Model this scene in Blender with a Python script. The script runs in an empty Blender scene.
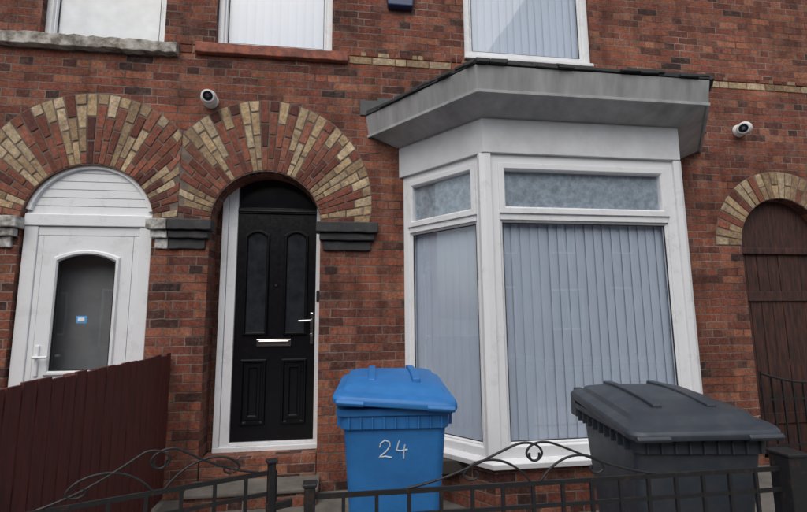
import bpy, bmesh, math, random
from mathutils import Vector, Matrix
random.seed(7)
sc=bpy.context.scene
COL=sc.collection

# ------------------------------------------------------------------ helpers
def empty(name):
    o=bpy.data.objects.new(name,None); COL.objects.link(o); return o
def uvproj(me):
    if not me.uv_layers: me.uv_layers.new(name="UVMap")
    uv=me.uv_layers.active.data
    for p in me.polygons:
        n=p.normal
        for li in p.loop_indices:
            v=me.vertices[me.loops[li].vertex_index].co
            if abs(n.z)>.72: uv[li].uv=(v.x,v.y)
            else:
                l=math.hypot(n.x,n.y) or 1
                t=(-n.y/l,n.x/l)
                uv[li].uv=(v.x*t[0]+v.y*t[1],v.z)
def mkobj(name,me,mat=None,parent=None,bevel=0,smooth=False,seg=2):
    o=bpy.data.objects.new(name,me); COL.objects.link(o)
    if mat is not None: me.materials.append(mat)
    if parent: o.parent=parent
    uvproj(me)
    if smooth:
        for p in me.polygons: p.use_smooth=True
    if bevel:
        m=o.modifiers.new("b",'BEVEL'); m.width=bevel; m.segments=seg; m.limit_method='ANGLE'; m.angle_limit=math.radians(30)
    return o
def frombm(name,bm,mat,parent=None,bevel=0,smooth=False,M=None,seg=2,recalc=True):
    if recalc: bmesh.ops.recalc_face_normals(bm,faces=bm.faces)
    if M is not None: bm.transform(M)
    me=bpy.data.meshes.new(name); bm.to_mesh(me); bm.free(); me.update()
    return mkobj(name,me,mat,parent,bevel,smooth,seg)
def bbox(bm,x0,x1,y0,y1,z0,z1,M=None):
    c=[(x0,y0,z0),(x1,y0,z0),(x1,y1,z0),(x0,y1,z0),(x0,y0,z1),(x1,y0,z1),(x1,y1,z1),(x0,y1,z1)]
    if M is not None: c=[M@Vector(p) for p in c]
    v=[bm.verts.new(p) for p in c]
    fs=[bm.faces.new([v[i] for i in f]) for f in ((0,3,2,1),(4,5,6,7),(0,1,5,4),(1,2,6,5),(2,3,7,6),(3,0,4,7))]
    return fs
def box(name,x0,x1,y0,y1,z0,z1,mat,parent=None,bevel=0,M=None):
    bm=bmesh.new(); bbox(bm,x0,x1,y0,y1,z0,z1)
    return frombm(name,bm,mat,parent,bevel,M=M)
def cyl(bm,p0,p1,r0,r1=None,n=24):
    r1=r0 if r1 is None else r1
    p0=Vector(p0);p1=Vector(p1); d=(p1-p0); L=d.length
    q=Vector((0,0,1)).rotation_difference(d.normalized()).to_matrix().to_4x4()
    M=Matrix.Translation((p0+p1)/2)@q
    bmesh.ops.create_cone(bm,cap_ends=True,segments=n,radius1=r0,radius2=r1,depth=L,matrix=M)
def ring(bm,x0,x1,z0,z1,w,y0,y1,ch=0.0):
    """mitred picture-frame ring, front at y0 (towards street), inner edge chamfered by ch"""
    def rect(i,y): return [bm.verts.new((a,y,b)) for a,b in ((x0+i,z0+i),(x1-i,z0+i),(x1-i,z1-i),(x0+i,z1-i))]
    A=rect(0,y1);B=rect(0,y0);C=rect(w-ch,y0);D=rect(w,y0+ch*1.2 if ch else y0+1e-4);E=rect(w,y1)
    for P,Q in ((A,B),(B,C),(C,D),(D,E),(E,A)):
        for i in range(4):
            j=(i+1)%4
            bm.faces.new((P[i],P[j],Q[j],Q[i]))
def loft(bm,rings,cap=True):
    vs=[[bm.verts.new(p) for p in r] for r in rings]
    n=len(vs[0])
    for a,b in zip(vs,vs[1:]):
        for i in range(n):
            j=(i+1)%n
            bm.faces.new((a[i],a[j],b[j],b[i]))
    if cap:
        bm.faces.new(vs[0][::-1]); bm.faces.new(vs[-1])
def rrect(cx,cy,hw,hd,r,z,n=6):
    pts=[]
    for k,(sx,sy) in enumerate(((1,1),(-1,1),(-1,-1),(1,-1))):
        for i in range(n+1):
            a=math.radians(90*k+90*i/n)
            zz=z(cy+sy*(hd-r)+r*math.sin(a)) if callable(z) else z
            pts.append((cx+sx*(hw-r)+r*math.cos(a),cy+sy*(hd-r)+r*math.sin(a),zz))
    return pts
def curve(name,pts,r,mat,parent=None,cyclic=False,M=None,res=3,kind='NURBS'):
    cu=bpy.data.curves.new(name,'CURVE'); cu.dimensions='3D'; cu.bevel_depth=r; cu.bevel_resolution=res; cu.use_fill_caps=True
    for pl in pts:
        s=cu.splines.new(kind); s.points.add(len(pl)-1)
        for i,p in enumerate(pl):
            q=Vector(p) if M is None else M@Vector(p)
            s.points[i].co=(*q,1)
        if kind=='NURBS': s.order_u=3; s.use_endpoint_u=True; s.resolution_u=6
        s.use_cyclic_u=cyclic
    o=bpy.data.objects.new(name,cu); COL.objects.link(o)
    dg=bpy.context.evaluated_depsgraph_get()
    me=bpy.data.meshes.new_from_object(o.evaluated_get(dg)); bpy.data.objects.remove(o)
    me.materials.clear()
    return mkobj(name,me,mat,parent,smooth=True)

# ------------------------------------------------------------------ materials
def newmat(name):
    m=bpy.data.materials.new(name); m.use_nodes=True
    nt=m.node_tree; return m,nt,nt.nodes,nt.links,nt.nodes['Principled BSDF']
def simple(name,c,rough=.5,var=.12,scale=6,bump=.0,bscale=80,metal=0,dirt=None,spec=.5,coord='Object',stretch=None,lo=.3,hi=.7):
    m,nt,N,L,B=newmat(name)
    tc=N.new('ShaderNodeTexCoord'); src=tc.outputs[coord]
    if stretch:
        mp=N.new('ShaderNodeMapping'); mp.inputs['Scale'].default_value=stretch; L.new(src,mp.inputs[0]); src=mp.outputs[0]
    n=N.new('ShaderNodeTexNoise'); n.inputs['Scale'].default_value=scale; n.inputs['Detail'].default_value=8; n.inputs['Roughness'].default_value=.65
    L.new(src,n.inputs['Vector'])
    r=N.new('ShaderNodeValToRGB'); e=r.color_ramp.elements
    e[0].position=lo;e[1].position=hi
    e[0].color=(*[max(0,k*(1-var)) for k in c],1) if dirt is None else (*dirt,1)
    e[1].color=(*[min(1,k*(1+var)) for k in c],1) if dirt is None else (*c,1)
    L.new(n.outputs[0],r.inputs[0]); L.new(r.outputs[0],B.inputs['Base Color'])
    B.inputs['Roughness'].default_value=rough; B.inputs['Metallic'].default_value=metal
    B.inputs['Specular IOR Level'].default_value=spec
    mr=N.new('ShaderNodeMapRange'); mr.inputs[3].default_value=max(0,rough-.1); mr.inputs[4].default_value=min(1,rough+.12)
    L.new(n.outputs[0],mr.inputs[0]); L.new(mr.outputs[0],B.inputs['Roughness'])
    if bump:
        b=N.new('ShaderNodeTexNoise'); b.inputs['Scale'].default_value=bscale; b.inputs['Detail'].default_value=5
        L.new(src,b.inputs['Vector'])
        bp=N.new('ShaderNodeBump'); bp.inputs['Strength'].default_value=bump; bp.inputs['Distance'].default_value=.004
        L.new(b.outputs[0],bp.inputs['Height']); L.new(bp.outputs[0],B.inputs['Normal'])
    return m
def math_(N,L,op,a,b=None,c=None):
    m=N.new('ShaderNodeMath'); m.operation=op
    for i,v in enumerate((a,b,c)):
        if v is None: continue
        if isinstance(v,(int,float)): m.inputs[i].default_value=v
        else: L.new(v,m.inputs[i])
    return m.outputs[0]
def mix(N,L,f,a,b,mode='MIX'):
    m=N.new('ShaderNodeMix'); m.data_type='RGBA'; m.blend_type=mode
    for i,v in ((0,f),(6,a),(7,b)):
        if isinstance(v,(int,float)): m.inputs[i].default_value=v
        elif isinstance(v,tuple): m.inputs[i].default_value=(*v,1)
        else: L.new(v,m.inputs[i])
    return m.outputs[2]
def brickmat(name,palette,mortar,bw=.2265,rh=.075,ms=.0055,headers=True,dark=.55):
    m,nt,N,L,B=newmat(name)
    tc=N.new('ShaderNodeTexCoord'); uv=tc.outputs['UV']
    nz=N.new('ShaderNodeTexNoise'); nz.inputs['Scale'].default_value=20; nz.inputs['Detail'].default_value=7; nz.inputs['Roughness'].default_value=.65; L.new(uv,nz.inputs['Vector'])
    sub=N.new('ShaderNodeVectorMath'); sub.operation='SUBTRACT'; L.new(nz.outputs['Color'],sub.inputs[0]); sub.inputs[1].default_value=(.5,.5,.5)
    scl=N.new('ShaderNodeVectorMath'); scl.operation='SCALE'; L.new(sub.outputs[0],scl.inputs[0]); scl.inputs['Scale'].default_value=.020
    add=N.new('ShaderNodeVectorMath'); L.new(uv,add.inputs[0]); L.new(scl.outputs[0],add.inputs[1])
    off=N.new('ShaderNodeVectorMath'); L.new(add.outputs[0],off.inputs[0]); off.inputs[1].default_value=(30,7.5,0)
    def bt(w,s=.5):
        b=N.new('ShaderNodeTexBrick'); b.offset=s
        b.inputs['Scale'].default_value=1; b.inputs['Brick Width'].default_value=w; b.inputs['Row Height'].default_value=rh
        b.inputs['Mortar Size'].default_value=ms; b.inputs['Mortar Smooth'].default_value=.4; b.inputs['Bias'].default_value=0
        b.inputs['Color1'].default_value=(0,0,0,1); b.inputs['Color2'].default_value=(1,1,1,1); b.inputs['Mortar'].default_value=(.5,.5,.5,1)
        L.new(off.outputs[0],b.inputs['Vector']); return b
    b1=bt(bw); col,fac=b1.outputs['Color'],b1.outputs['Fac']
    if headers:
        b2=bt(bw/2)
        sx=N.new('ShaderNodeSeparateXYZ'); L.new(off.outputs[0],sx.inputs[0])
        row=math_(N,L,'FLOOR',math_(N,L,'DIVIDE',sx.outputs[1],rh))
        h=math_(N,L,'LESS_THAN',math_(N,L,'MODULO',row,4.0),.5)
        col=mix(N,L,h,col,b2.outputs['Color'])
        mf=N.new('ShaderNodeMix'); L.new(h,mf.inputs[0]); L.new(fac,mf.inputs[2]); L.new(b2.outputs['Fac'],mf.inputs[3]); fac=mf.outputs[0]
    cr=N.new('ShaderNodeValToRGB'); cr.color_ramp.interpolation='LINEAR'
    e=cr.color_ramp.elements
    n=len(palette)
    while len(e)<n: e.new(.5)
    for i,c in enumerate(palette):
        e[i].position=i/(n-1); e[i].color=(*c,1)
    L.new(col,cr.inputs[0])
    # brick face mottling
    n1=N.new('ShaderNodeTexNoise'); n1.inputs['Scale'].default_value=42; n1.inputs['Detail'].default_value=9; n1.inputs['Roughness'].default_value=.8; L.new(uv,n1.inputs['Vector'])
    mr=N.new('ShaderNodeMapRange'); mr.inputs[1].default_value=.34; mr.inputs[2].default_value=.66; mr.inputs[3].default_value=.35; mr.inputs[4].default_value=1.5; L.new(n1.outputs[0],mr.inputs[0])
    c1=mix(N,L,1.0,cr.outputs[0],mr.outputs[0],'MULTIPLY')
    # orange patches where the wall was repaired
    n5=N.new('ShaderNodeTexNoise'); n5.inputs['Scale'].default_value=1.7; n5.inputs['Detail'].default_value=5; L.new(off.outputs[0],n5.inputs['Vector'])
    m5=N.new('ShaderNodeMapRange'); m5.inputs[1].default_value=.54; m5.inputs[2].default_value=.68; m5.inputs[3].default_value=0; m5.inputs[4].default_value=.5; L.new(n5.outputs[0],m5.inputs[0])
    if headers: c1=mix(N,L,m5.outputs[0],c1,mix(N,L,.5,c1,(.46,.15,.075)))
    # mortar with variation
    n2=N.new('ShaderNodeTexNoise'); n2.inputs['Scale'].default_value=3.2; n2.inputs['Detail'].default_value=6; L.new(uv,n2.inputs['Vector'])
    mcr=N.new('ShaderNodeValToRGB'); mcr.color_ramp.elements[0].position=.35; mcr.color_ramp.elements[1].position=.66
    mcr.color_ramp.elements[0].color=(*[k*.32 for k in mortar],1); mcr.color_ramp.elements[1].color=(*[k*1.35 for k in mortar],1)
    L.new(n2.outputs[0],mcr.inputs[0])
    c2=mix(N,L,fac,c1,mcr.outputs[0])
    # soot patches and vertical rain streaks
    n3=N.new('ShaderNodeTexNoise'); n3.inputs['Scale'].default_value=1.3; n3.inputs['Detail'].default_value=8; n3.inputs['Roughness'].default_value=.65; L.new(uv,n3.inputs['Vector'])
    m3=N.new('ShaderNodeMapRange'); m3.inputs[1].default_value=.34; m3.inputs[2].default_value=.64; m3.inputs[3].default_value=dark; m3.inputs[4].default_value=1.12; L.new(n3.outputs[0],m3.inputs[0])
    c3=mix(N,L,1.0,c2,m3.outputs[0],'MULTIPLY')
    mp=N.new('ShaderNodeMapping'); mp.inputs['Scale'].default_value=(5,.6,1); L.new(uv,mp.inputs[0])
    n6=N.new('ShaderNodeTexNoise'); n6.inputs['Scale'].default_value=1.6; n6.inputs['Detail'].default_value=6; n6.inputs['Roughness'].default_value=.6; L.new(mp.outputs[0],n6.inputs['Vector'])
    m6=N.new('ShaderNodeMapRange'); m6.inputs[1].default_value=.34; m6.inputs[2].default_value=.55; m6.inputs[3].default_value=.66; m6.inputs[4].default_value=1.04; L.new(n6.outputs[0],m6.inputs[0])
    c3=mix(N,L,1.0,c3,m6.outputs[0],'MULTIPLY')
    # pale lime bloom
    n4=N.new('ShaderNodeTexNoise'); n4.inputs['Scale'].default_value=6; n4.inputs['Detail'].default_value=10; n4.inputs['Roughness'].default_value=.88; L.new(uv,n4.inputs['Vector'])
    m4=N.new('ShaderNodeMapRange'); m4.inputs[1].default_value=.5; m4.inputs[2].default_value=.72; m4.inputs[3].default_value=0; m4.inputs[4].default_value=.6; L.new(n4.outputs[0],m4.inputs[0])
    c4=mix(N,L,m4.outputs[0],c3,(.30,.215,.18))
    L.new(c4,B.inputs['Base Color'])
    B.inputs['Roughness'].default_value=.9; B.inputs['Specular IOR Level'].default_value=.25
    h1=math_(N,L,'SUBTRACT',1.0,fac)
    h2=math_(N,L,'MULTIPLY_ADD',n1.outputs[0],.8,h1)
    h3=math_(N,L,'MULTIPLY_ADD',col if False else b1.outputs['Color'],.25,h2)
    bp=N.new('ShaderNodeBump'); bp.inputs['Strength'].default_value=1.0; bp.inputs['Distance'].default_value=.009
    L.new(h3,bp.inputs['Height']); L.new(bp.outputs[0],B.inputs['Normal'])
    return m
BRICK=brickmat("red_brick",[(.060,.034,.031),(.17,.060,.044),(.255,.082,.055),(.32,.112,.070),(.20,.070,.050),(.40,.16,.095),(.13,.050,.040)],(.25,.20,.17),ms=.006,dark=.60)
BRICK2=brickmat("brown_brick",[(.1,.04,.03),(.2,.07,.05),(.16,.06,.04)],(.2,.16,.13),headers=False)
def attrmat(name,rough=.88):
    m,nt,N,L,B=newmat(name)
    at=N.new('ShaderNodeAttribute'); at.attribute_name='tint'
    tc=N.new('ShaderNodeTexCoord')
    n1=N.new('ShaderNodeTexNoise'); n1.inputs['Scale'].default_value=36; n1.inputs['Detail'].default_value=9; n1.inputs['Roughness'].default_value=.8; L.new(tc.outputs['Object'],n1.inputs['Vector'])
    mr=N.new('ShaderNodeMapRange'); mr.inputs[1].default_value=.34; mr.inputs[2].default_value=.66; mr.inputs[3].default_value=.42; mr.inputs[4].default_value=1.32; L.new(n1.outputs[0],mr.inputs[0])
    c=mix(N,L,1.0,at.outputs['Color'],mr.outputs[0],'MULTIPLY')
    n2=N.new('ShaderNodeTexNoise'); n2.inputs['Scale'].default_value=5; n2.inputs['Detail'].default_value=9; n2.inputs['Roughness'].default_value=.75; L.new(tc.outputs['Object'],n2.inputs['Vector'])
    m2=N.new('ShaderNodeMapRange'); m2.inputs[1].default_value=.45; m2.inputs[2].default_value=.72; m2.inputs[3].default_value=0; m2.inputs[4].default_value=.7; L.new(n2.outputs[0],m2.inputs[0])
    c=mix(N,L,m2.outputs[0],c,(.10,.05,.037))
    L.new(c,B.inputs['Base Color']); B.inputs['Roughness'].default_value=rough; B.inputs['Specular IOR Level'].default_value=.3
    bp=N.new('ShaderNodeBump'); bp.inputs['Strength'].default_value=1; bp.inputs['Distance'].default_value=.006; L.new(n1.outputs[0],bp.inputs['Height']); L.new(bp.outputs[0],B.inputs['Normal'])
    return m
VOUS=attrmat("arch_brick")
MORTAR=simple("mortar",(.22,.17,.14),.95,.35,12,.6,60,dirt=(.08,.06,.05))
UPVC=simple("white_upvc",(.78,.80,.83),.28,.04,5,dirt=(.70,.71,.73),lo=.3,hi=.5)
WPAINT=simple("white_paint",(.72,.74,.77),.45,.08,5,dirt=(.58,.59,.61),bump=.1,bscale=30)
FASC=simple("weathered_fascia",(.50,.51,.53),.5,.1,3.2,dirt=(.27,.28,.285),bump=.15,bscale=25,stretch=(1.6,1.6,.3))
FASCT=simple("weathered_fascia_board",(.37,.375,.385),.55,.1,3.5,dirt=(.19,.195,.20),bump=.2,bscale=25,stretch=(1.8,1.8,.3))
STONEW=simple("weathered_stone_paint",(.50,.48,.44),.8,.1,11,dirt=(.13,.11,.09),bump=.6,bscale=50,lo=.38,hi=.62)
REDSILL=simple("red_painted_stone",(.36,.12,.075),.8,.1,12,dirt=(.15,.055,.042),bump=.5,bscale=50,lo=.38,hi=.62)
BLKP=simple("black_masonry_paint",(.024,.024,.028),.6,.3,12,bump=.5,bscale=40,dirt=(.07,.06,.055),lo=.28,hi=.45)
WHTP=simple("white_masonry_paint",(.58,.58,.57),.7,.1,12,dirt=(.17,.15,.13),bump=.5,bscale=40,lo=.38,hi=.6)
DOORB=simple("black_door",(.006,.006,.008),.22,.2,30,bump=.04,bscale=200)
CHROME=simple("chrome",(.75,.75,.76),.15,.03,5,metal=1)
IRON=simple("black_iron",(.014,.014,.016),.5,.4,25,bump=.3,bscale=120,dirt=(.045,.026,.018),lo=.33,hi=.45)
SLATE=simple("slate",(.045,.047,.052),.7,.4,10,bump=.6,bscale=40,dirt=(.02,.022,.022))
LEAD=simple("lead_flashing",(.07,.075,.08),.6,.3,8,bump=.4,bscale=25)
MAROON=simple("maroon_timber",(.15,.034,.027),.68,.3,4,dirt=(.065,.018,.015),bump=.5,bscale=40,stretch=(8,8,1))
BROWN=simple("brown_timber",(.085,.030,.021),.78,.3,5,dirt=(.018,.010,.009),bump=.7,bscale=40,stretch=(8,8,1),lo=.38,hi=.65)
BLUE=simple("blue_plastic",(.026,.185,.50),.5,.16,8,bump=.14,bscale=300,dirt=(.022,.145,.40),lo=.35,hi=.6)
GREYP=simple("dark_grey_plastic",(.033,.042,.056),.45,.3,9,bump=.15,bscale=250,dirt=(.055,.062,.072),lo=.32,hi=.55)
RUBBER=simple("rubber",(.02,.02,.02),.8,.2,20)
CHALK=simple("white_brush_paint",(.55,.64,.73),.7,.1,40)
CAMW=simple("camera_white",(.75,.75,.74),.35,.05,20)
CONC=simple("yard_concrete",(.20,.185,.165),.88,.2,4,dirt=(.085,.078,.07),bump=.6,bscale=60)
PAVE=simple("pavement_slab",(.3,.29,.28),.85,.2,3,dirt=(.2,.19,.18),bump=.4,bscale=60)
ASPH=simple("asphalt",(.055,.055,.057),.85,.25,12,bump=.8,bscale=220)
GROUND=simple("ground_earth",(.09,.085,.06),.95,.3,1.5,bump=.5,bscale=20)
KERB=simple("kerb_stone",(.3,.3,.29),.8,.2,10,bump=.3,bscale=60)
YPAINT=simple("yellow_road_paint",(.6,.42,.06),.7,.2,20)
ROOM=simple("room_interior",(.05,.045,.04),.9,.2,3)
HALL=simple("hall_interior",(.42,.41,.40),.9,.2,3)
STICK=simple("blue_card",(.08,.35,.7),.5,.1,30)
STICKW=simple("white_card",(.8,.82,.85),.5,.02,30)
BLIND=simple("blind_fabric",(.56,.62,.73),.8,.04,3,bump=.1,bscale=400)
CURTAIN=simple("net_curtain",(.66,.68,.70),.9,.1,5,dirt=(.42,.44,.46),bump=.2,bscale=50)
FROST=simple("obscure_film",(.50,.57,.65),.6,.1,22,dirt=(.22,.26,.30),bump=.3,bscale=60)
TILE=brickmat("roof_tile",[(.05,.04,.04),(.08,.06,.055),(.06,.05,.05)],(.02,.02,.02),bw=.25,rh=.18,ms=.006,headers=False)
ALARM=simple("alarm_blue",(.02,.04,.12),.4,.1,20)
def glass(name,tint=(.93,.96,.98),k=1.7,base=.0):
    m,nt,N,L,B=newmat(name); N.remove(B)
    out=N['Material Output']
    tr=N.new('ShaderNodeBsdfTransparent'); tr.inputs[0].default_value=(*tint,1)
    gl=N.new('ShaderNodeBsdfGlossy'); gl.inputs['Roughness'].default_value=.02
    tc=N.new('ShaderNodeTexCoord'); nz=N.new('ShaderNodeTexNoise'); nz.inputs['Scale'].default_value=1.5; L.new(tc.outputs['Object'],nz.inputs['Vector'])
    bp=N.new('ShaderNodeBump'); bp.inputs['Strength'].default_value=.15; bp.inputs['Distance'].default_value=.01; L.new(nz.outputs[0],bp.inputs['Height']); L.new(bp.outputs[0],gl.inputs['Normal'])
    g=N.new('ShaderNodeNewGeometry'); d=N.new('ShaderNodeVectorMath'); d.operation='DOT_PRODUCT'; L.new(g.outputs['Normal'],d.inputs[0]); L.new(g.outputs['Incoming'],d.inputs[1])
    c=math_(N,L,'SUBTRACT',1.0,math_(N,L,'ABSOLUTE',d.outputs['Value']))
    f=math_(N,L,'MULTIPLY_ADD',math_(N,L,'POWER',c,5.0),.85,.04*k+base); f=math_(N,L,'MINIMUM',f,1.0)
    ms=N.new('ShaderNodeMixShader'); L.new(f,ms.inputs[0]); L.new(tr.outputs[0],ms.inputs[1]); L.new(gl.outputs[0],ms.inputs[2])
    L.new(ms.outputs[0],out.inputs[0]); return m
GLASS=glass("window_glass",k=4.2)
GLASSD=glass("door_glass",(.7,.73,.76),k=4.0)
DARKG=simple("black_glass",(.01,.012,.016),.08,.1,4)

# ------------------------------------------------------------------ house
house=empty("brick_house")
def arc_open(x0,x1,zb,zs,n=28):
    c=(x0+x1)/2; r=(x1-x0)/2
    p=[(x0,zb),(x1,zb)]
    p+=[(c+r*math.cos(math.pi*i/n),zs+r*math.sin(math.pi*i/n)) for i in range(n+1)]
    return p
def rect(x0,x1,z0,z1): return [(x0,z0),(x1,z0),(x1,z1),(x0,z1)]
def wall2d(name,polys,y0,y1,mat,parent):
    cu=bpy.data.curves.new(name,'CURVE'); cu.dimensions='2D'; cu.fill_mode='BOTH'; cu.extrude=(y1-y0)/2
    for pl in polys:
        s=cu.splines.new('POLY'); s.points.add(len(pl)-1); s.use_cyclic_u=True
        for i,p in enumerate(pl): s.points[i].co=(p[0],p[1],0,1)
    o=bpy.data.objects.new(name,cu); COL.objects.link(o)
    dg=bpy.context.evaluated_depsgraph_get()
    me=bpy.data.meshes.new_from_object(o.evaluated_get(dg)); bpy.data.objects.remove(o)
    bm=bmesh.new(); bm.from_mesh(me)
    for v in bm.verts: v.co=Vector((v.co.x,v.co.z+(y0+y1)/2,v.co.y))
    bmesh.ops.remove_doubles(bm,verts=bm.verts,dist=1e-5)
    for f in bm.faces: f.smooth=False
    return frombm(name,bm,mat,parent)
LD=(-2.62,-1.60,2.22); RD=(-1.14,-.20,2.25); PA=(4.0,5.0,2.11)
W1=(-2.63,-1.61,3.86,5.15); W2=(-1.17,-.12,3.90,5.15); W3=(1.17,2.51,3.96,5.3)
W4=(-4.7,-3.5,.9,2.4); W5=(-4.7,-3.7,3.86,5.15); W6=(6.0,7.4,.9,2.5); W7=(6.1,7.3,3.9,5.2)
wall2d("walls",[rect(-8,9,-.2,5.9),arc_open(LD[0],LD[1],.12,LD[2]),arc_open(RD[0],RD[1],.02,RD[2]),arc_open(PA[0],PA[1],.02,PA[2]),
  rect(.68,3.2,.36,2.75)]+[rect(*w) for w in (W1,W2,W3,W4,W5,W6,W7)],0,.32,BRICK,house)
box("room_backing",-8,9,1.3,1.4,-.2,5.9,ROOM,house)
box("side_wall_left",-8.3,-8.003,-.002,6,-.2,5.9,BRICK,house); box("side_wall_right",9.003,9.3,-.002,6,-.2,5.9,BRICK,house)
bm=bmesh.new()
for a,b,c,d in (((-8.4,-.25,5.85),(9.4,-.25,5.85),(9.4,3,8.0),(-8.4,3,8.0)),((-8.4,3,8.0),(9.4,3,8.0),(9.4,6.2,5.85),(-8.4,6.2,5.85))):
    bm.faces.new([bm.verts.new(p) for p in (a,b,c,d)])
r=frombm("roof",bm,TILE,house); 
for l in r.data.polygons:
    for li in l.loop_indices:
        v=r.data.vertices[r.data.loops[li].vertex_index].co; r.data.uv_layers[0].data[li].uv=(v.x,abs(v.y-3)*1.2)
box("gutter",-8.4,9.4,-.36,-.24,5.74,5.85,IRON,house,.02)
# ---- voussoir arches
def setcols(me,cols,name='tint'):
    a=me.color_attributes.new(name,'FLOAT_COLOR','CORNER')
    for p,c in zip(me.polygons,cols):
        for li in p.loop_indices: a.data[li].color=(*c,1)
YEL=[(.50,.36,.21),(.56,.42,.26),(.42,.30,.18),(.60,.47,.31),(.36,.25,.15)]
RED=[(.25,.085,.058),(.19,.065,.045),(.31,.11,.07),(.14,.05,.04),(.33,.13,.085)]
def arch(name,cx,zs,ri,zo,ro,nw,nr,pat,clipmin=-99,clipmax=99,y=-.007,zmin=-9):
    bm=bmesh.new(); cols=[]
    t0=-math.asin(min(.99,(zo-zs)/ro)); t1=math.pi-t0
    def pt(s,q):
        ti=math.pi*s; to=t0+(t1-t0)*s
        a=Vector((cx+ri*math.cos(ti),zs+ri*math.sin(ti))); b=Vector((cx+ro*math.cos(to),zo+ro*math.sin(to)))
        return a.lerp(b,q)
    for w in range(nw):
        s0=(w+.07)/nw; s1=(w+.93)/nw
        mode=pat[w%len(pat)]
        cuts=[0]+([1/nr*(k+1) for k in range(nr-1)] if w%2==0 else [1/nr*(k+.5) for k in range(nr)])+[1]
        for k in range(len(cuts)-1):
            q0=cuts[k]+.012; q1=cuts[k+1]-.012
            js=random.uniform(-.06,.06)/nw
            P=[pt(s0+js,q0),pt(s0-js,q1),pt(s1+js,q1),pt(s1-js,q0)]
            mx=sum(p.x for p in P)/4
            if mx<clipmin or mx>clipmax: continue
            P=[Vector((min(max(p.x,clipmin),clipmax),max(p.y,zmin))) for p in P]
            yy=y-random.uniform(0,.004)
            top=(k==len(cuts)-2)
            base=random.choice(YEL if (mode=='y' or (mode=='m' and top) ) else RED)
            if mode=='y' and random.random()<.08: base=random.choice(RED)
            if mode=='r' and top and random.random()<.35: base=random.choice(YEL)
            f=random.uniform(.7,1.1); base=tuple(c*f for c in base)
            A=[bm.verts.new((p.x,yy,p.y)) for p in P]; Bq=[bm.verts.new((p.x,.02,p.y)) for p in P]
            bm.faces.new(A); cols.append(base)
            for i in range(4):
                j=(i+1)%4; bm.faces.new((A[i],Bq[i],Bq[j],A[j])); cols.append(base)
    bmesh.ops.recalc_face_normals(bm,faces=bm.faces)
    me=bpy.data.meshes.new(name); bm.to_mesh(me); bm.free(); setcols(me,cols)
    o=mkobj(name,me,VOUS,house,bevel=.005,seg=2)
    bm=bmesh.new(); n=60; prev=None
    for i in range(n+1):
        a=pt(i/n,0);b=pt(i/n,1)
        a.x=min(max(a.x,clipmin),clipmax); b.x=min(max(b.x,clipmin),clipmax)
        v=(bm.verts.new((a.x,-.003,a.y)),bm.verts.new((b.x,-.003,b.y)))
        if prev: bm.faces.new((prev[0],prev[1],v[1],v[0]))
        prev=v
    frombm(name+"_mortar",bm,MORTAR,house)
arch("entrance_arch",-.67,2.25,.47,2.46,.93,36,3,"yyrrryyyrrmryyyrmrryyrrryyyrrrryyyrr",clipmin=-1.403)
arch("neighbour_arch",-2.11,2.22,.51,2.44,.93,36,3,"yyrrryyyrrrmyyyrrrryyyrmrryyyrrryyrr",clipmax=-1.407)
arch("passage_arch",4.5,2.11,.5,2.11,.79,26,1,"yyryyyryyr")
# string course
bm=bmesh.new(); cols=[]
def course(x0,x1,z0,z1,w,py=.85):
    x=x0
    while x<x1-.02:
        xe=min(x1,x+w*random.choice((1,1,.5)))
        c=random.choice(YEL if random.random()<py else RED); f=random.uniform(.6,1.0); c=tuple(k*f for k in c)
        fs=bbox(bm,x+.004,xe-.004,-.006-random.uniform(0,.004),.02,z0+.004,z1-.004); cols.extend([c]*6)
        x=xe
for a,b in ((-8,-4.85),(-3.4,-2.95),(-1.475,-1.34),(.04,1.165),(2.515,6.0),(7.4,9)):
    course(a,b,3.80,3.878,.22); course(a,b,3.88,3.93,.11,.3)
me=bpy.data.meshes.new("string_course"); bm.to_mesh(me); bm.free(); setcols(me,cols); mkobj("string_course",me,VOUS,house,bevel=.004,seg=1)

# ---- imposts
def impost(name,x0,x1,mat,l=1,r=1,z0=2.01,z1=2.26):
    bm=bmesh.new(); h=(z1-z0)
    prof=[(0,.35,.025),(.35,.62,.055),(.62,1,.085)]
    for a,b,p in prof:
        xa=x0+(.085-p)*l; xb=x1-(.085-p)*r; n=6; rs=[]
        za=z0+h*a+(.002 if a else 0); zb=z0+h*b
        for i in range(n+1):
            x=xa+(xb-xa)*i/n; j=lambda: random.uniform(-.004,.004)
            rs.append([(x,-p+j(),za+j()),(x,.05,za),(x,.05,zb),(x,-p+j(),zb+j()*.5)])
        loft(bm,rs)
    return frombm(name,bm,mat,house,.008)
impost("entrance_impost_right",-.235,.31,BLKP)
impost("pier_impost_dark",-1.46,-1.105,BLKP,l=0)
impost("pier_impost_white",-1.63,-1.466,WHTP,r=0)
impost("neighbour_impost",-2.95,-2.60,WHTP)
impost("passage_impost",5.0,5.3,BLKP)

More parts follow.
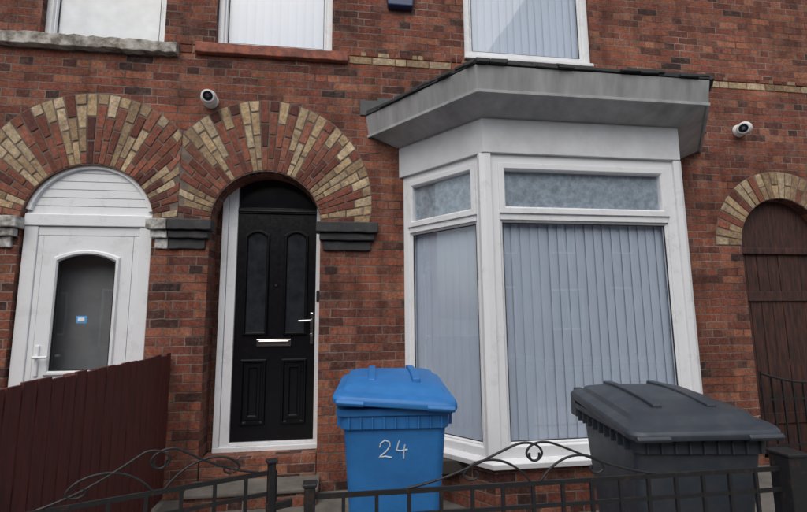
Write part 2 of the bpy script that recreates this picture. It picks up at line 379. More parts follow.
# ---- sills
def rough_box(name,x0,x1,y0,y1,z0,z1,mat,j=.006,n=14,bev=.008):
    bm=bmesh.new(); rs=[]
    for i in range(n+1):
        x=x0+(x1-x0)*i/n
        rs.append([(x,y0+random.uniform(-j,j),z0+random.uniform(-j,j)),(x,y1,z0),(x,y1,z1),(x,y0+random.uniform(-j,j),z1+random.uniform(-j,j)-.01)])
    loft(bm,rs); return frombm(name,bm,mat,house,bev)
rough_box("stone_sill",-2.95,-1.48,-.07,.12,3.76,3.875,STONEW,.009,30)
rough_box("red_sill",-1.335,.03,-.05,.12,3.80,3.905,REDSILL,.005)
rough_box("stone_sill_b",-4.85,-3.55,-.07,.12,3.75,3.858,STONEW)
rough_box("stone_sill_c",-4.85,-3.35,-.07,.12,.79,.898,STONEW)
rough_box("stone_sill_d",5.85,7.55,-.07,.12,.79,.898,STONEW)
rough_box("stone_sill_e",5.95,7.45,-.07,.12,3.79,3.898,STONEW)

# ---- window builder (local: x along, y depth (neg=street), z up)
def pane(name,x0,x1,z0,z1,y,mat,M,parent=house):
    bm=bmesh.new(); bm.faces.new([bm.verts.new(p) for p in ((x0,y,z0),(x1,y,z0),(x1,y,z1),(x0,y,z1))])
    return frombm(name,bm,mat,parent,M=M,recalc=False)
def blinds(name,x0,x1,z0,z1,y,M,w=.089,ang=7):
    bm=bmesh.new(); x=x0-w*.1
    while x<x1+w*.3:
        a=math.radians(ang+random.uniform(-3,3)); n=4; c=[]
        ph=random.uniform(-.003,.003); zb=z0+random.uniform(0,.006)
        for i in range(n+1):
            t=(i/n-.5)*w*1.04; bow=.004*(1-(2*i/n-1)**2)
            c.append((x+t*math.cos(a)+ph,y+t*math.sin(a)-bow))
        for i in range(n):
            bm.faces.new([bm.verts.new(p) for p in ((c[i][0],c[i][1],zb),(c[i+1][0],c[i+1][1],zb),(c[i+1][0],c[i+1][1],z1),(c[i][0],c[i][1],z1))])
        x+=w*.88
    bmesh.ops.remove_doubles(bm,verts=bm.verts,dist=1e-5)
    return frombm(name,bm,BLIND,house,M=M,recalc=False,smooth=False)
I=Matrix.Identity(4)
def window(name,x0,x1,z0,z1,y=.05,M=I,top=None,fw=.06,blind=True,backing=None,topback=None,sash=.045):
    bm=bmesh.new()
    ring(bm,x0,x1,z0,z1,fw,y,y+.07,.012)
    if top: bbox(bm,x0+fw-.002,x1-fw+.002,y+.003,y+.068,top-.03,top+.03)
    ix0,ix1=x0+fw,x1-fw
    if top:
        ring(bm,ix0-.012,ix1+.012,top+.02,z1-fw+.012,sash+.01,y-.012,y+.05,.012)
        ring(bm,ix0,ix1,z0+fw,top-.03,.02,y+.018,y+.06,.012)
    else:
        ring(bm,ix0,ix1,z0+fw,z1-fw,.022,y+.016,y+.06,.012)
    frombm(name+"_frame",bm,UPVC,house,.003,M=M)
    bm=bmesh.new()
    if top:
        ring(bm,ix0+.019,ix1-.019,z0+fw+.019,top-.049,.005,y+.030,y+.04); ring(bm,ix0+.032,ix1-.032,top+.064,z1-fw-.032,.005,y+.0,y+.03)
    else: ring(bm,ix0+.021,ix1-.021,z0+fw+.021,z1-fw-.021,.005,y+.030,y+.04)
    frombm(name+"_gasket",bm,RUBBER,house,M=M)
    pane(name+"_glass",ix0,ix1,z0+fw,(top-.03) if top else z1-fw,y+.04,GLASS,M)
    if top: pane(name+"_topglass",ix0,ix1,top+.03,z1-fw,y+.03,GLASS,M)
    if blind: blinds(name+"_blind",ix0,ix1,z0+fw-.0,(top-.03) if top else z1-fw,y+.085,M)
    if backing: pane(name+"_curtain",ix0,ix1,z0+fw,z1-fw,y+.06,backing,M)
    if topback: pane(name+"_topfilm",ix0,ix1,top+.03,z1-fw,y+.045,topback,M)
window("upper_window_a",*W1,y=.06,blind=False,backing=CURTAIN)
window("upper_window_b",*W2,y=.06)
window("upper_window_c",*W3,y=.03,fw=.075)
window("upper_window_d",*W5,y=.06); window("lower_window_d",*W4,y=.06,top=2.0); window("upper_window_e",*W7,y=.06); window("lower_window_e",*W6,y=.06,top=2.1)
box("upper_window_sill",1.165,2.515,-.03,.06,3.93,3.965,UPVC,house,.006)

# ---- bay window
XM=(1.10+2.77)/2
def baypts(off,z):
    cl=(1.10-.486*off,-.70-off); wl=(.55-1.271*off,0.0)
    L=[(wl[0],wl[1],z),(cl[0],cl[1],z)]
    return L+[(2*XM-p[0],p[1],z) for p in L[::-1]]
def baystrip(name,prof,mat,bevel=0,caps=False):
    bm=bmesh.new(); R=[[bm.verts.new(p) for p in baypts(o,z)] for o,z in prof]
    for a,b in zip(R,R[1:]):
        for i in range(3): bm.faces.new((a[i],a[i+1],b[i+1],b[i]))
    return frombm(name,bm,mat,house,bevel,recalc=False)
baystrip("bay_base_brick",[(0,-.1),(0,.335)],BRICK)
baystrip("bay_sill",[(-.02,.335),(.055,.337),(.06,.375),(.02,.40),(-.03,.40)],UPVC,.004)
baystrip("bay_frieze",[(-.03,2.70),(.03,2.701),(.032,2.97),(.02,2.995)],WPAINT,.003)
baystrip("bay_cove",[(.02,2.985),(.05,2.99),(.235,3.09)],FASC)
baystrip("bay_fascia",[(.232,3.085),(.25,3.082),(.275,3.285),(.2,3.29)],FASCT,.004)
baystrip("bay_fascia_bead",[(.243,3.078),(.262,3.076),(.265,3.098),(.25,3.10)],FASC,.002)
bm=bmesh.new()
E=[Vector(p) for p in baypts(.275,3.295)]
T=[Vector((1.25,.0,3.52)),Vector((2*XM-1.25,.0,3.52))]
vs=[bm.verts.new(p) for p in E]; tv=[bm.verts.new(p) for p in T]
bm.faces.new((vs[1],vs[2],tv[1],tv[0])); bm.faces.new((vs[0],vs[1],tv[0])); bm.faces.new((vs[2],vs[3],tv[1]))
frombm("bay_roof_deck",bm,SLATE,house)
bm=bmesh.new()
for k in range(3):
  for layer in range(2):
    a,b=E[k],E[k+1]; d=(b-a); L=d.length; d.normalize(); nrm=Vector((d.y,-d.x,0))
    x=0
    while x<L-.01:
        w=min(random.uniform(.10,.24),L-x)
        o=random.uniform(.0,.034)-.01*layer; t=random.uniform(.012,.022); zz=random.uniform(-.003,.006)+.016*layer
        M=Matrix.Translation(a+d*x+Vector((0,0,zz)))@Matrix(((d.x,-nrm.x,0,0),(d.y,-nrm.y,0,0),(0,0,1,0),(0,0,0,1)))@Matrix.Rotation(random.uniform(-.04,.04),4,'Y')
        bbox(bm,0.002,w-.002,-o,.14,-.004,t,M)
        x+=w
frombm("bay_roof_slates",bm,SLATE,house,.003)
bm=bmesh.new()
P0=baypts(.30,3.33)[0]
line=[(P0[0]-.02,3.33),(P0[0]+.3,3.41),(1.25,3.55),(2*XM-1.25,3.55),(2*XM-P0[0]-.3,3.41),(2*XM-P0[0]+.02,3.33)]
for (xa,za),(xb,zb) in zip(line,line[1:]):
    n=max(2,int((xb-xa)/.15))
    for i in range(n):
        x0=xa+(xb-xa)*i/n;x1=xa+(xb-xa)*(i+1)/n; z=za+(zb-za)*(i+.5)/n
        bbox(bm,x0,x1+.01,-.014-.002*(i%2),.01,z-.06,z+.08+random.uniform(-.01,.01))
frombm("bay_flashing",bm,LEAD,house,.004)
window("bay_front",1.135,2*XM-1.135,.40,2.70,y=-.70,top=2.20,fw=.085,topback=FROST)
L_=.890
dx,dy=.55/L_,-.70/L_
ML=Matrix(((dx,.7865,0,.55),(dy,.618,0,0),(0,0,1,0),(0,0,0,1)))
MR=Matrix(((dx,-.7865,0,2*XM-1.10),(-dy,.618,0,-.70),(0,0,1,0),(0,0,0,1)))
window("bay_left",.0,L_-.03,.40,2.70,y=.0,M=ML,top=2.20,fw=.07,topback=FROST)
window("bay_right",.03,L_,.40,2.70,y=.0,M=MR,top=2.20,fw=.07,topback=FROST)
for cx,s,nm in ((1.10,1,"bay_corner_post"),(2*XM-1.10,-1,"bay_corner_post_b")):
    bm=bmesh.new()
    pts=[(cx-.050*s,-.668),(cx-.044*s,-.700),(cx-.004*s,-.722),(cx+.045*s,-.722),(cx+.05*s,-.65),(cx,-.60)]
    loft(bm,[[(p[0],p[1],.385) for p in pts],[(p[0],p[1],2.702) for p in pts]])
    frombm(nm,bm,UPVC,house,.004)
box("bay_floor",.7,3.15,-.5,1.3,.25,.34,ROOM,house)
bm=bmesh.new(); bm.faces.new([bm.verts.new(p) for p in baypts(-.02,2.72)]); frombm("bay_ceiling",bm,WPAINT,house)

# ---- entrance door (recessed)
Y=.22
x0,x1=-1.14,-.20
bm=bmesh.new()
bbox(bm,x0,-1.086,Y+.02,Y+.10,.3,2.72)
bbox(bm,x1-.02,x1+.0,Y+.075,Y+.10,.3,2.5)
frombm("door_packing",bm,BRICK2,house)
bm=bmesh.new()
zt=2.72
bbox(bm,-1.085,-1.035,Y-.035,Y+.07,.33,zt-.05); bbox(bm,-1.033,-.955,Y-.015,Y+.06,.33,zt-.05)
bbox(bm,-.245,-.200,Y-.01,Y+.07,.33,2.6)
bbox(bm,-1.085,-.2,Y-.04,Y+.07,.29,.332)
bbox(bm,-.955,-.245,Y-.012,Y+.06,.333,.36)
frombm("door_frame",bm,UPVC,house,.004)
box("door_transom",-.955,-.245,Y-.008,Y+.06,2.385,2.44,DOORB,house,.006)
box("door_transom_trim",-.955,-.245,Y-.022,Y-.008,2.402,2.412,IRON,house,.002)
pane("fanlight_glass",-.955,-.245,2.44,2.72,Y+.03,DARKG,I)
dl0,dl1=-.952,-.248
bm=bmesh.new(); bbox(bm,dl0,dl1,Y+.01,Y+.055,.362,2.383); frombm("door_leaf",bm,DOORB,house,.003)
bm=bmesh.new(); bg=bmesh.new()
def arched_ring(bm,x0,x1,z0,z1,w,ya,yb,rise=.04,n=10):
    def loop(i,y):
        p=[(x0+i,z0+i),(x1-i,z0+i)]
        for k in range(n+1):
            t=k/n; x=(x1-i)+(x0-x1+2*i)*t
            p.append((x,z1-i+rise*(1-(2*t-1)**2)-rise))
        return [bm.verts.new((a,y,b)) for a,b in p]
    A=loop(0,yb);B=loop(w*.25,ya);C=loop(w*.7,ya);D=loop(w,yb)
    m=len(A)
    for P,Q in ((A,B),(B,C),(C,D)):
        for i in range(m):
            j=(i+1)%m; bm.faces.new((P[i],P[j],Q[j],Q[i]))
    return D
for a,b in ((-.885,-.665),(-.535,-.315)):
    D=arched_ring(bm,a,b,1.27,2.23,.028,Y-.014,Y+.009,.045)
    co=[v.co.copy() for v in D]
    bg.faces.new([bg.verts.new((c.x,Y+.006,c.z)) for c in co])
    arched_ring(bm,a,b,.50,1.06,.028,Y-.012,Y+.009,.0)
    ring(bm,a+.05,b-.05,.55,1.01,.05,Y-.004,Y+.009,.03)
frombm("door_mouldings",bm,DOORB,house)
frombm("door_glazing",bg,simple("obscure_black_glass",(.022,.025,.030),.14,.4,9,bump=.2,bscale=60),house)
bm=bmesh.new(); bbox(bm,-.755,-.455,Y-.008,Y+.009,1.175,1.235); bbox(bm,-.735,-.475,Y-.016,Y-.008,1.187,1.222); frombm("letterbox",bm,CHROME,house,.006)
bm=bmesh.new(); bbox(bm,-.290,-.262,Y-.004,Y+.009,1.19,1.47); frombm("handle_plate",bm,CHROME,house,.006)
bm=bmesh.new(); cyl(bm,(-.276,Y,1.40),(-.276,Y-.05,1.40),.011); cyl(bm,(-.276,Y-.05,1.40),(-.39,Y-.055,1.395),.010,.008); cyl(bm,(-.276,Y+.0,1.27),(-.276,Y-.016,1.27),.014); frombm("door_handle",bm,CHROME,house,.002,smooth=True)
bm=bmesh.new(); cyl(bm,(-.60,Y,1.72),(-.60,Y-.004,1.72),.010); frombm("spyhole",bm,CHROME,house)
bm=bmesh.new(); bbox(bm,-.237,-.208,Y-.022,Y-.01,1.57,1.67); frombm("doorbell",bm,IRON,house,.004)
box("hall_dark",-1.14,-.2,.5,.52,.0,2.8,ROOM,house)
# steps
box("door_step",-1.135,-.205,.012,.28,.0,.288,BRICK,house,.008)
box("brick_tread",-1.16,-.18,-.28,.008,-.05,.10,BRICK,house,.01)
box("front_step_slab",-1.17,-.17,-.30,.0,.102,.135,CONC,house,.01)

# ---- neighbour upvc door
y=.03
bm=bmesh.new()
bbox(bm,-2.605,-2.50,y,y+.08,.2,2.20); bbox(bm,-1.715,-1.615,y,y+.08,.2,2.20); bbox(bm,-2.605,-1.615,y-.012,y+.08,2.20,2.30)
bbox(bm,-2.50,-1.715,y+.01,y+.07,2.12,2.198); bbox(bm,-2.50,-2.455,y+.012,y+.07,.2,2.12); bbox(bm,-1.76,-1.715,y+.012,y+.07,.2,2.12)
frombm("neighbour_door_frame",bm,UPVC,house,.006)
bm=bmesh.new(); c=-2.11; r=.505; zs=2.235; z=2.30
while z<2.735:
    z2=min(z+.072,2.738)
    hw=lambda q: math.sqrt(max(0.0004,r*r-(q-zs)**2))
    zz=[z+.006,z2]; 
    v=[bm.verts.new(p) for p in ((c-hw(zz[0]),y+.018,zz[0]),(c+hw(zz[0]),y+.018,zz[0]),(c+hw(zz[1]),y+.018,zz[1]),(c-hw(zz[1]),y+.018,zz[1]))]; bm.faces.new(v)
    v=[bm.verts.new(p) for p in ((c-hw(z),y+.023,z),(c+hw(z),y+.023,z),(c+hw(zz[0]),y+.018,zz[0]),(c-hw(zz[0]),y+.018,zz[0]))]; bm.faces.new(v)
    z=z2
frombm("neighbour_arch_panel",bm,UPVC,house)
bm=bmesh.new(); prev=None
for i in range(31):
    t=math.pi*i/30
    if zs+.51*math.sin(t)<2.30: 
        continue
    q=[]
    for rr,yy in ((.512,y+.06),(.512,y-.008),(.470,y-.008),(.462,y+.03)):
        q.append(bm.verts.new((c+rr*math.cos(t),yy,zs+rr*math.sin(t))))
    if prev:
        for k in range(3): bm.faces.new((prev[k],prev[k+1],q[k+1],q[k]))
    prev=q
frombm("neighbour_arch_trim",bm,UPVC,house)
def arch_poly(x0,x1,z0,z1,rise,n=12):
    p=[(x0,z0),(x1,z0)]
    for k in range(n+1):
        t=k/n; p.append((x1+(x0-x1)*t,z1-rise+rise*(1-(2*t-1)**2)))
    return p
wall2d("neighbour_door_leaf",[rect(-2.453,-1.762,.22,2.118),arch_poly(-2.345,-1.87,1.0,1.98,.06)],y+.012,y+.06,UPVC,house)
bm=bmesh.new(); arched_ring(bm,-2.365,-1.85,.98,2.0,.04,y-.006,y+.011,.06); frombm("neighbour_door_bead",bm,UPVC,house)
bm=bmesh.new(); arched_ring(bm,-2.327,-1.888,1.018,1.962,.008,y+.005,y+.02,.06); frombm("neighbour_door_gasket",bm,RUBBER,house)
pane("neighbour_door_glass",-2.35,-1.86,.99,1.99,y+.035,GLASSD,I)
pane("neighbour_hall",-2.6,-1.62,.2,2.2,.20,HALL,I)
box("door_sticker",-2.165,-2.085,y+.028,y+.033,1.395,1.455,STICK,house); box("door_sticker_print",-2.15,-2.10,y+.0245,y+.0275,1.41,1.44,STICKW,house)
bm=bmesh.new(); bbox(bm,-2.435,-2.405,y-.004,y+.012,.98,1.22); cyl(bm,(-2.42,y,1.13),(-2.42,y-.05,1.13),.011); cyl(bm,(-2.42,y-.05,1.13),(-2.31,y-.05,1.13),.010); frombm("neighbour_handle",bm,UPVC,house,.004)
box("neighbour_step",-2.62,-1.6,.005,.3,.0,.198,CONC,house,.01)

# ---- passage door
bm=bmesh.new()
x=4.0
while x<4.99:
    bbox(bm,x+.003,min(x+.125,4.998)-.003,.10-random.uniform(0,.010),.14,.05+random.uniform(-.02,.02),2.04); x+=.125
bbox(bm,4.0,5.0,.075,.10,.35,.45); bbox(bm,4.0,5.0,.075,.10,1.55,1.65)
frombm("passage_door",bm,BROWN,house,.004)
wall2d("passage_tympanum",[arc_open(4.001,4.999,2.06,2.11)],.10,.15,BROWN,house)
box("passage_transom",4.0,5.0,.06,.12,2.035,2.10,BROWN,house,.006)
pg=empty("garden_gate")
bm=bmesh.new()
ztop=lambda x: .86-.10*math.sin(math.pi*(x-3.98)/1.04)
for i in range(10):
    x=3.99+i*.113; bbox(bm,x-.007,x+.007,-.067,-.053,.08,ztop(x)+(.02 if i in (0,9) else 0))
bbox(bm,3.98,5.02,-.066,-.054,.18,.20); bbox(bm,3.98,5.02,-.066,-.054,.60,.62)
frombm("bars",bm,IRON,pg)
curve("top_rail",[[(3.98+1.04*i/12,-.06,ztop(3.98+1.04*i/12)) for i in range(13)]],.011,IRON,pg,kind='POLY')

# ---- alarm box
al=empty("alarm_box")
bm=bmesh.new(); loft(bm,[[(.41,-.002,4.39),(.65,-.002,4.39),(.65,-.07,4.40),(.41,-.07,4.40)],[(.38,-.002,4.66),(.68,-.002,4.66),(.68,-.06,4.66),(.38,-.06,4.66)]]); frombm("case",bm,ALARM,al,.012)

# ---- security cameras
def cam_turret(pos,aim):
    e=empty("security_camera")
    x,z=pos; a=Vector(aim).normalized()
    bm=bmesh.new(); cyl(bm,(x,.0,z),(x,-.03,z),.068,.062,32); frombm("base",bm,CAMW,e,.004,smooth=False)
    c=Vector((x,-.075,z))
    bm=bmesh.new(); bmesh.ops.create_uvsphere(bm,u_segments=28,v_segments=18,radius=.068,matrix=Matrix.Translation(c)); cyl(bm,c,c+a*.075,.060,.056,28); frombm("housing",bm,CAMW,e,.004,smooth=True)
    bm=bmesh.new(); cyl(bm,c+a*.0755,c+a*.079,.042,.040,28); frombm("lens_window",bm,DARKG,e)
    bm=bmesh.new(); cyl(bm,c+a*.079,c+a*.083,.018,.016,20); frombm("lens",bm,CHROME,e)
    return e
cam_turret((-1.18,3.35),(.15,-1,-.25))
cam_turret((4.11,3.33),(-.95,-.75,-.35))

# ------------------------------------------------------------------ fence (timber, maroon)
fen=empty("timber_fence")
bm=bmesh.new(); yy=-.04
while yy>-2.30:
    w=.098; j=random.uniform(-.005,.005)
    bbox(bm,-1.395+j*.6,-1.377+j*.6,yy-w+.006,yy,.03+random.uniform(-.01,.01),1.145+random.uniform(-.010,.008)); yy-=w+.004
frombm("boards",bm,MAROON,fen,.003)
bm=bmesh.new()
for z in (.25,.65,1.05): bbox(bm,-1.44,-1.398,-2.32,-.02,z,z+.07)
for p in (-.03,-1.2,-2.32): bbox(bm,-1.50,-1.442,p-.07,p,.0,1.13)
frombm("rails",bm,MAROON,fen,.004)
fn2=empty("timber_fence")
bm=bmesh.new(); yy=-.1
while yy>-2.3:
    bbox(bm,-2.95,-2.93,yy-.094,yy,.03,1.1+random.uniform(-.006,.006)); yy-=.1
bbox(bm,-2.98,-2.951,-2.3,-.1,.9,.97); bbox(bm,-2.98,-2.951,-2.3,-.1,.3,.37)
frombm("boards",bm,BROWN,fn2,.003)

# ------------------------------------------------------------------ wheelie bins
def bin_(mat,mat2,loc,rot,s=1.0,op=0.0,warp=0.0,rib=.018):
    e=empty("wheelie_bin")
    bm=bmesh.new()
    R=[]
    for z,hw,cy,hd,r in ((.06,.195,.02,.22,.05),(.10,.205,.02,.235,.05),(.55,.232,.0,.285,.05),(.88,.252,-.01,.322,.05),(.885,.266,-.01,.337,.045),(.945,.270,-.01,.342,.045),(.95,.285,-.01,.355,.04),(.985,.287,-.01,.357,.04)):
        R.append(rrect(0,cy,hw,hd,r,z))
    loft(bm,R); frombm("body",bm,mat,e,.004)
    bm=bmesh.new()
    for i in range(-4,5):
        bbox(bm,i*.056-.004,i*.056+.004,-.362,-.33,.888,.943)
    for sx in (-1,1):
        for i in range(-4,5): 
            xx=sx*.276; bbox(bm,xx-.010,xx+.010,i*.07-.004,i*.07+.004,.888,.943)
    frombm("collar_ribs",bm,mat,e,.002)
    LM=Matrix.Translation((0,.372,.99))@Matrix.Rotation(math.radians(-op),4,'X')@Matrix.Translation((0,-.372,-.99))
    def zf(k,c=.028): 
        return lambda y: k+.055*(y+.37)/.74+c*(1-((y)/.38)**2)
    bm=bmesh.new()
    R=[rrect(0,-.014,.293,.378,.06,zf(.958,.004),10),rrect(0,-.014,.305,.388,.065,zf(.962,.006),10),rrect(0,-.014,.306,.389,.065,zf(.985,.010),10),rrect(0,-.014,.298,.381,.065,zf(1.0,.012),10),
       rrect(0,-.010,.272,.350,.07,zf(1.008,.018),10),rrect(0,-.006,.258,.332,.07,zf(1.012,.02),10),rrect(0,.0,.246,.318,.07,zf(1.030,.024),10),rrect(0,.0,.20,.27,.08,zf(1.040),10),rrect(0,.0,.08,.12,.06,zf(1.046),10)]
    R=[[(p[0],p[1],p[2]+warp*p[0]*(p[1]-.37)) for p in q] for q in R]
    loft(bm,R); frombm("lid",bm,mat2,e,.003,smooth=True,M=LM)
    bm=bmesh.new()
    for sx in (-1,1):
        cyl(bm,(sx*.15,-.397,.968+warp*-.76*sx*.15),(sx*.285,-.397,.968+warp*-.76*sx*.285),.015,n=12)
        for i in range(12):
            y0=-.24+i*.045; h=zf(1.044)
            v=[(sx*.115-.02,y0,h(y0)),(sx*.115+.02,y0,h(y0)),(sx*.115+.02,y0+.045,h(y0+.045)),(sx*.115-.02,y0+.045,h(y0+.045))]
            rr=rib*(1 if 1<i<11 else .3)
            a=[bm.verts.new((p[0],p[1],p[2]+rib)) for p in v]; b=[bm.verts.new((p[0],p[1],p[2]-.01)) for p in v]
            bm.faces.new(a)
            for k in range(4): bm.faces.new((a[k],b[k],b[(k+1)%4],a[(k+1)%4]))
    bmesh.ops.remove_doubles(bm,verts=bm.verts,dist=1e-4)
    cyl(bm,(-.27,.392,1.02),(.27,.392,1.02),.020,n=16)
    for sx in (-.24,-.1,.1,.24): bbox(bm,sx-.022,sx+.022,.34,.41,.99,1.062)
    frombm("lid_ribs_and_grips",bm,mat2,e,.006,M=LM)
    bm=bmesh.new()
    for sx in (-.27,.27): bbox(bm,sx-.012,sx+.012,.32,.405,.90,1.03)
    frombm("hinge_brackets",bm,mat,e,.006)
    bm=bmesh.new()
    for sx in (-1,1): cyl(bm,(sx*.215,.27,.1),(sx*.265,.27,.1),.1,n=32)
    frombm("wheels",bm,RUBBER,e,.01)
    bm=bmesh.new(); cyl(bm,(-.26,.27,.1),(.26,.27,.1),.012); frombm("axle",bm,IRON,e)
    e.location=loc; e.rotation_euler=(0,0,math.radians(rot)); e.scale=(s,s,s)
    return e
b1=bin_(BLUE,BLUE,(.285,-1.40,0.0),-4,op=2.5,warp=.10,rib=.012)
def onfront(x,z):
    t=(z-.55)/.33; yf=-(.285+(.332-.285)*t)-.001
    return (x,yf,z)
random.seed(3)
def brush(pl):
    out=[]
    for (a,b),(c,d) in zip(pl,pl[1:]):
        for k in range(4): out.append((a+(c-a)*k/4+random.uniform(-.001,.001),b+(d-b)*k/4+random.uniform(-.001,.001)))
    out.append(pl[-1]); return out
two=[(-.075,.795),(-.070,.815),(-.052,.828),(-.030,.820),(-.026,.80),(-.045,.775),(-.078,.748),(-.05,.750),(-.018,.744)]
four=[(.020,.828),(.012,.80),(.004,.778),(.03,.776),(.060,.780)]
four2=[(.046,.805),(.042,.78),(.040,.738)]
curve("number_24",[[onfront(a,b) for a,b in brush(s)] for s in (two,four,four2)],.0036,CHALK,b1,kind='POLY')
b2=bin_(GREYP,GREYP,(1.58,-1.84,0.0),-9,1.0,op=0,warp=-.03,rib=.012)
b2.scale=(1.06,1.0,.94)

# ------------------------------------------------------------------ railings
def railing(name,x0,x1,M,zt=.845,zb=.17,posts=(),sp=.105):
    e=empty(name)
    bm=bmesh.new()
    bbox(bm,x0,x1,-.004,.004,zt-.016,zt,M); bbox(bm,x0,x1,-.004,.004,zt-.09,zt-.076,M); bbox(bm,x0,x1,-.005,.005,zb,zb+.025,M)
    n=int((x1-x0)/sp)
    for i in range(n+1):
        x=x0+(x1-x0)*(i+.0)/n
        bbox(bm,x-.006,x+.006,-.0055,.0055,zb-.03,zt-.004,M)
    frombm("bars",bm,IRON,e)
    if posts:
        bm=bmesh.new()
        for px,w,h in posts:
            bbox(bm,px-w/2,px+w/2,-w/2,w/2,-.05,h,M)
            bbox(bm,px-w/2-.006,px+w/2+.006,-w/2-.006,w/2+.006,h+.001,h+.014,M)
        frombm("posts",bm,IRON,e,.004)
    return e
def scrollset(e,cx,w,zt,M,h=.13):
    c=[]
    for s in (-1,1):
        p=[(cx+s*w,0,zt),(cx+s*w*.8,0,zt+.015),(cx+s*w*.5,0,zt+h*.45),(cx+s*w*.2,0,zt+h*.9)]
        p+=[(cx+s*.04,0,zt+h*1.02),(cx-s*.01,0,zt+h*.95),(cx-s*.035,0,zt+h*.72),(cx-s*.01,0,zt+h*.5),(cx+s*.02,0,zt+h*.55),(cx+s*.018,0,zt+h*.72)]
        c.append(p)
        c.append([(cx+s*.02,0,zt),(cx+s*.05,0,zt+h*.30),(cx+s*.13,0,zt+h*.62),(cx+s*.22,0,zt+h*.58),(cx+s*.27,0,zt+h*.25),(cx+s*.235,0,zt+h*.08),(cx+s*.20,0,zt+h*.2),(cx+s*.215,0,zt+h*.33)])
    curve("scrollwork",c,.0042,IRON,e,M=M)
MF=Matrix.Translation((0,-2.40,0))
rf=railing("iron_railing",-.10,1.66,MF,posts=((-.10,.035,.87),(1.70,.085,.885)))
scrollset(rf,.68,.46,.845,MF)
rg=railing("iron_railing",1.75,4.6,MF,posts=((4.6,.08,.9),)); scrollset(rg,2.6,.46,.845,MF)
rl=railing("iron_railing",-4.0,-1.0,MF,zt=.77,posts=((-1.0,.05,.77),(-4.0,.08,.8))); scrollset(rl,-2.2,.46,.77,MF,.1)
ga=math.atan2(.27,.67)
MG=Matrix.Translation((-.93,-2.40,0))@Matrix.Rotation(ga,4,'Z')
gt=railing("garden_gate",-.02,.735,MG,posts=((.72,.028,.87),),sp=.1)
scrollset(gt,.34,.33,.845,MG,.13)
box("latch",.70,.80,-.012,.0,.70,.73,IRON,gt,.003,M=MG)

# ------------------------------------------------------------------ ground
def sheet(name,x0,x1,y0,y1,z,mat):
    bm=bmesh.new(); bm.faces.new([bm.verts.new(p) for p in ((x0,y0,z),(x1,y0,z),(x1,y1,z),(x0,y1,z))]); return frombm(name,bm,mat,None,recalc=False)
sheet("ground",-300,300,-300,300,-.26,GROUND)
box("front_yard",-8,9,-2.38,-.0,-.25,0,CONC)
box("boundary_kerb",-8,9,-2.46,-2.38,-.25,.06,KERB,None,.01)
pv=empty("pavement")
bm=bmesh.new(); 
for i in range(-14,15):
    for j in range(3):
        bbox(bm,i*.9+.004,i*.9+.896,-2.47-(j+1)*.7+.004,-2.47-j*.7-.004,-.25,-.09+random.uniform(-.002,.002))
frombm("slabs",bm,PAVE,pv,.004)
box("slab_bed",-12.6,13.5,-4.57,-2.47,-.25,-.1,MORTAR,pv)
box("kerb",-60,60,-4.72,-4.58,-.25,-.09,KERB,None,.015)
sheet("road",-60,60,-11.0,-4.72,-.21,ASPH)
sheet("road_marking",-60,60,-5.05,-4.97,-.206,YPAINT)
box("kerb",-60,60,-11.14,-11.0,-.25,-.09,KERB,None,.015)
box("pavement",-60,60,-13.0,-11.14,-.25,-.095,PAVE)
# opposite terrace
h2=empty("brick_house")
ops=[]; wins=[]
for k in range(-4,5):
    bx=k*4.6
    wins+= [(bx-1.6,bx-.3,.9,2.4),(bx-1.5,bx-.5,3.7,5.0),(bx+.9,bx+1.8,3.7,5.0)]
    ops.append((bx+.8,bx+1.7,.0,2.5))
wall2d("walls",[rect(-21,21,-.2,5.8)]+[rect(*w) for w in wins+ops],-13.3,-13.0,BRICK2,h2)
bm=bmesh.new(); bg=bmesh.new(); bd=bmesh.new()
for w in wins:
    ring(bm,w[0],w[1],w[2],w[3],.07,-13.12,-13.06,.01); bbox(bm,(w[0]+w[1])/2-.03,(w[0]+w[1])/2+.03,-13.11,-13.07,w[2]+.07,w[3]-.07)
    bbox(bg,w[0],w[1],-13.13,-13.12,w[2],w[3])
for w in ops:
    ring(bm,w[0],w[1],w[2]-.1,w[3],.07,-13.12,-13.06,.01); bbox(bd,w[0]+.07,w[1]-.07,-13.13,-13.1,w[2],w[3]-.07)
frombm("window_frames",bm,UPVC,h2); frombm("window_panes",bg,DARKG,h2); frombm("doors",bd,MAROON,h2,.01)
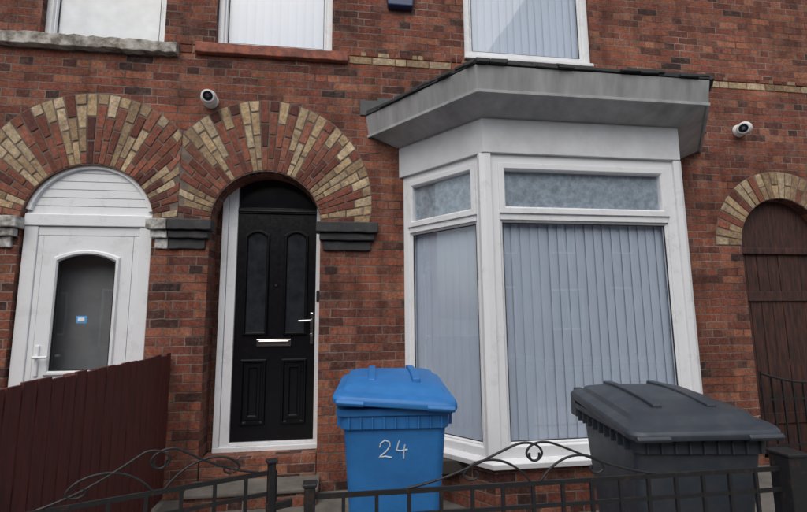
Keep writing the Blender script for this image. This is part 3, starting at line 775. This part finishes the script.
bm=bmesh.new(); loft(bm,[[(x,-12.75,5.8),(x,-16,8.1),(x,-19.2,5.8)] for x in (-21.2,21.2)]); frombm("roof",bm,TILE,h2)
box("side_walls",-21,21,-19,-13.31,-.2,5.79,BRICK2,h2)

# ------------------------------------------------------------------ light
w=bpy.data.worlds.new("World"); sc.world=w; w.use_nodes=True
N=w.node_tree.nodes; L=w.node_tree.links
sky=N.new('ShaderNodeTexSky'); sky.sky_type='NISHITA'; sky.sun_disc=False
EL=math.radians(52); AZ=math.radians(200)
sky.sun_elevation=EL; sky.sun_rotation=AZ; sky.air_density=1.5; sky.dust_density=4
hs=N.new('ShaderNodeHueSaturation'); hs.inputs['Saturation'].default_value=.6; L.new(sky.outputs[0],hs.inputs['Color'])
L.new(hs.outputs[0],N['Background'].inputs[0]); N['Background'].inputs[1].default_value=.15
sd=Vector((math.sin(AZ)*math.cos(EL),math.cos(AZ)*math.cos(EL),math.sin(EL)))
sl=bpy.data.lights.new("sun",'SUN'); sl.energy=.95; sl.angle=math.radians(70); sl.color=(1,.98,.95)
so=bpy.data.objects.new("sun",sl); COL.objects.link(so); so.rotation_euler=(-sd).to_track_quat('-Z','Y').to_euler()
sc.view_settings.view_transform='Standard'; sc.view_settings.look='None'; sc.view_settings.exposure=0

# ------------------------------------------------------------------ camera
yaw,pitch,roll=map(math.radians,(7.76,7.76,-0.51))
F=Vector((math.sin(yaw)*math.cos(pitch),math.cos(yaw)*math.cos(pitch),math.sin(pitch)))
r=Vector((math.cos(yaw),-math.sin(yaw),0)); u=r.cross(F)
R=r*math.cos(roll)+u*math.sin(roll); U=-r*math.sin(roll)+u*math.cos(roll)
M=Matrix(((R.x,U.x,-F.x,0),(R.y,U.y,-F.y,-4.0),(R.z,U.z,-F.z,1.42),(0,0,0,1)))
cd=bpy.data.cameras.new("camera"); cd.sensor_fit='HORIZONTAL'; cd.sensor_width=36; cd.lens=20.07; cd.clip_start=.05; cd.clip_end=1000
co=bpy.data.objects.new("camera",cd); COL.objects.link(co); co.matrix_world=M; sc.camera=co
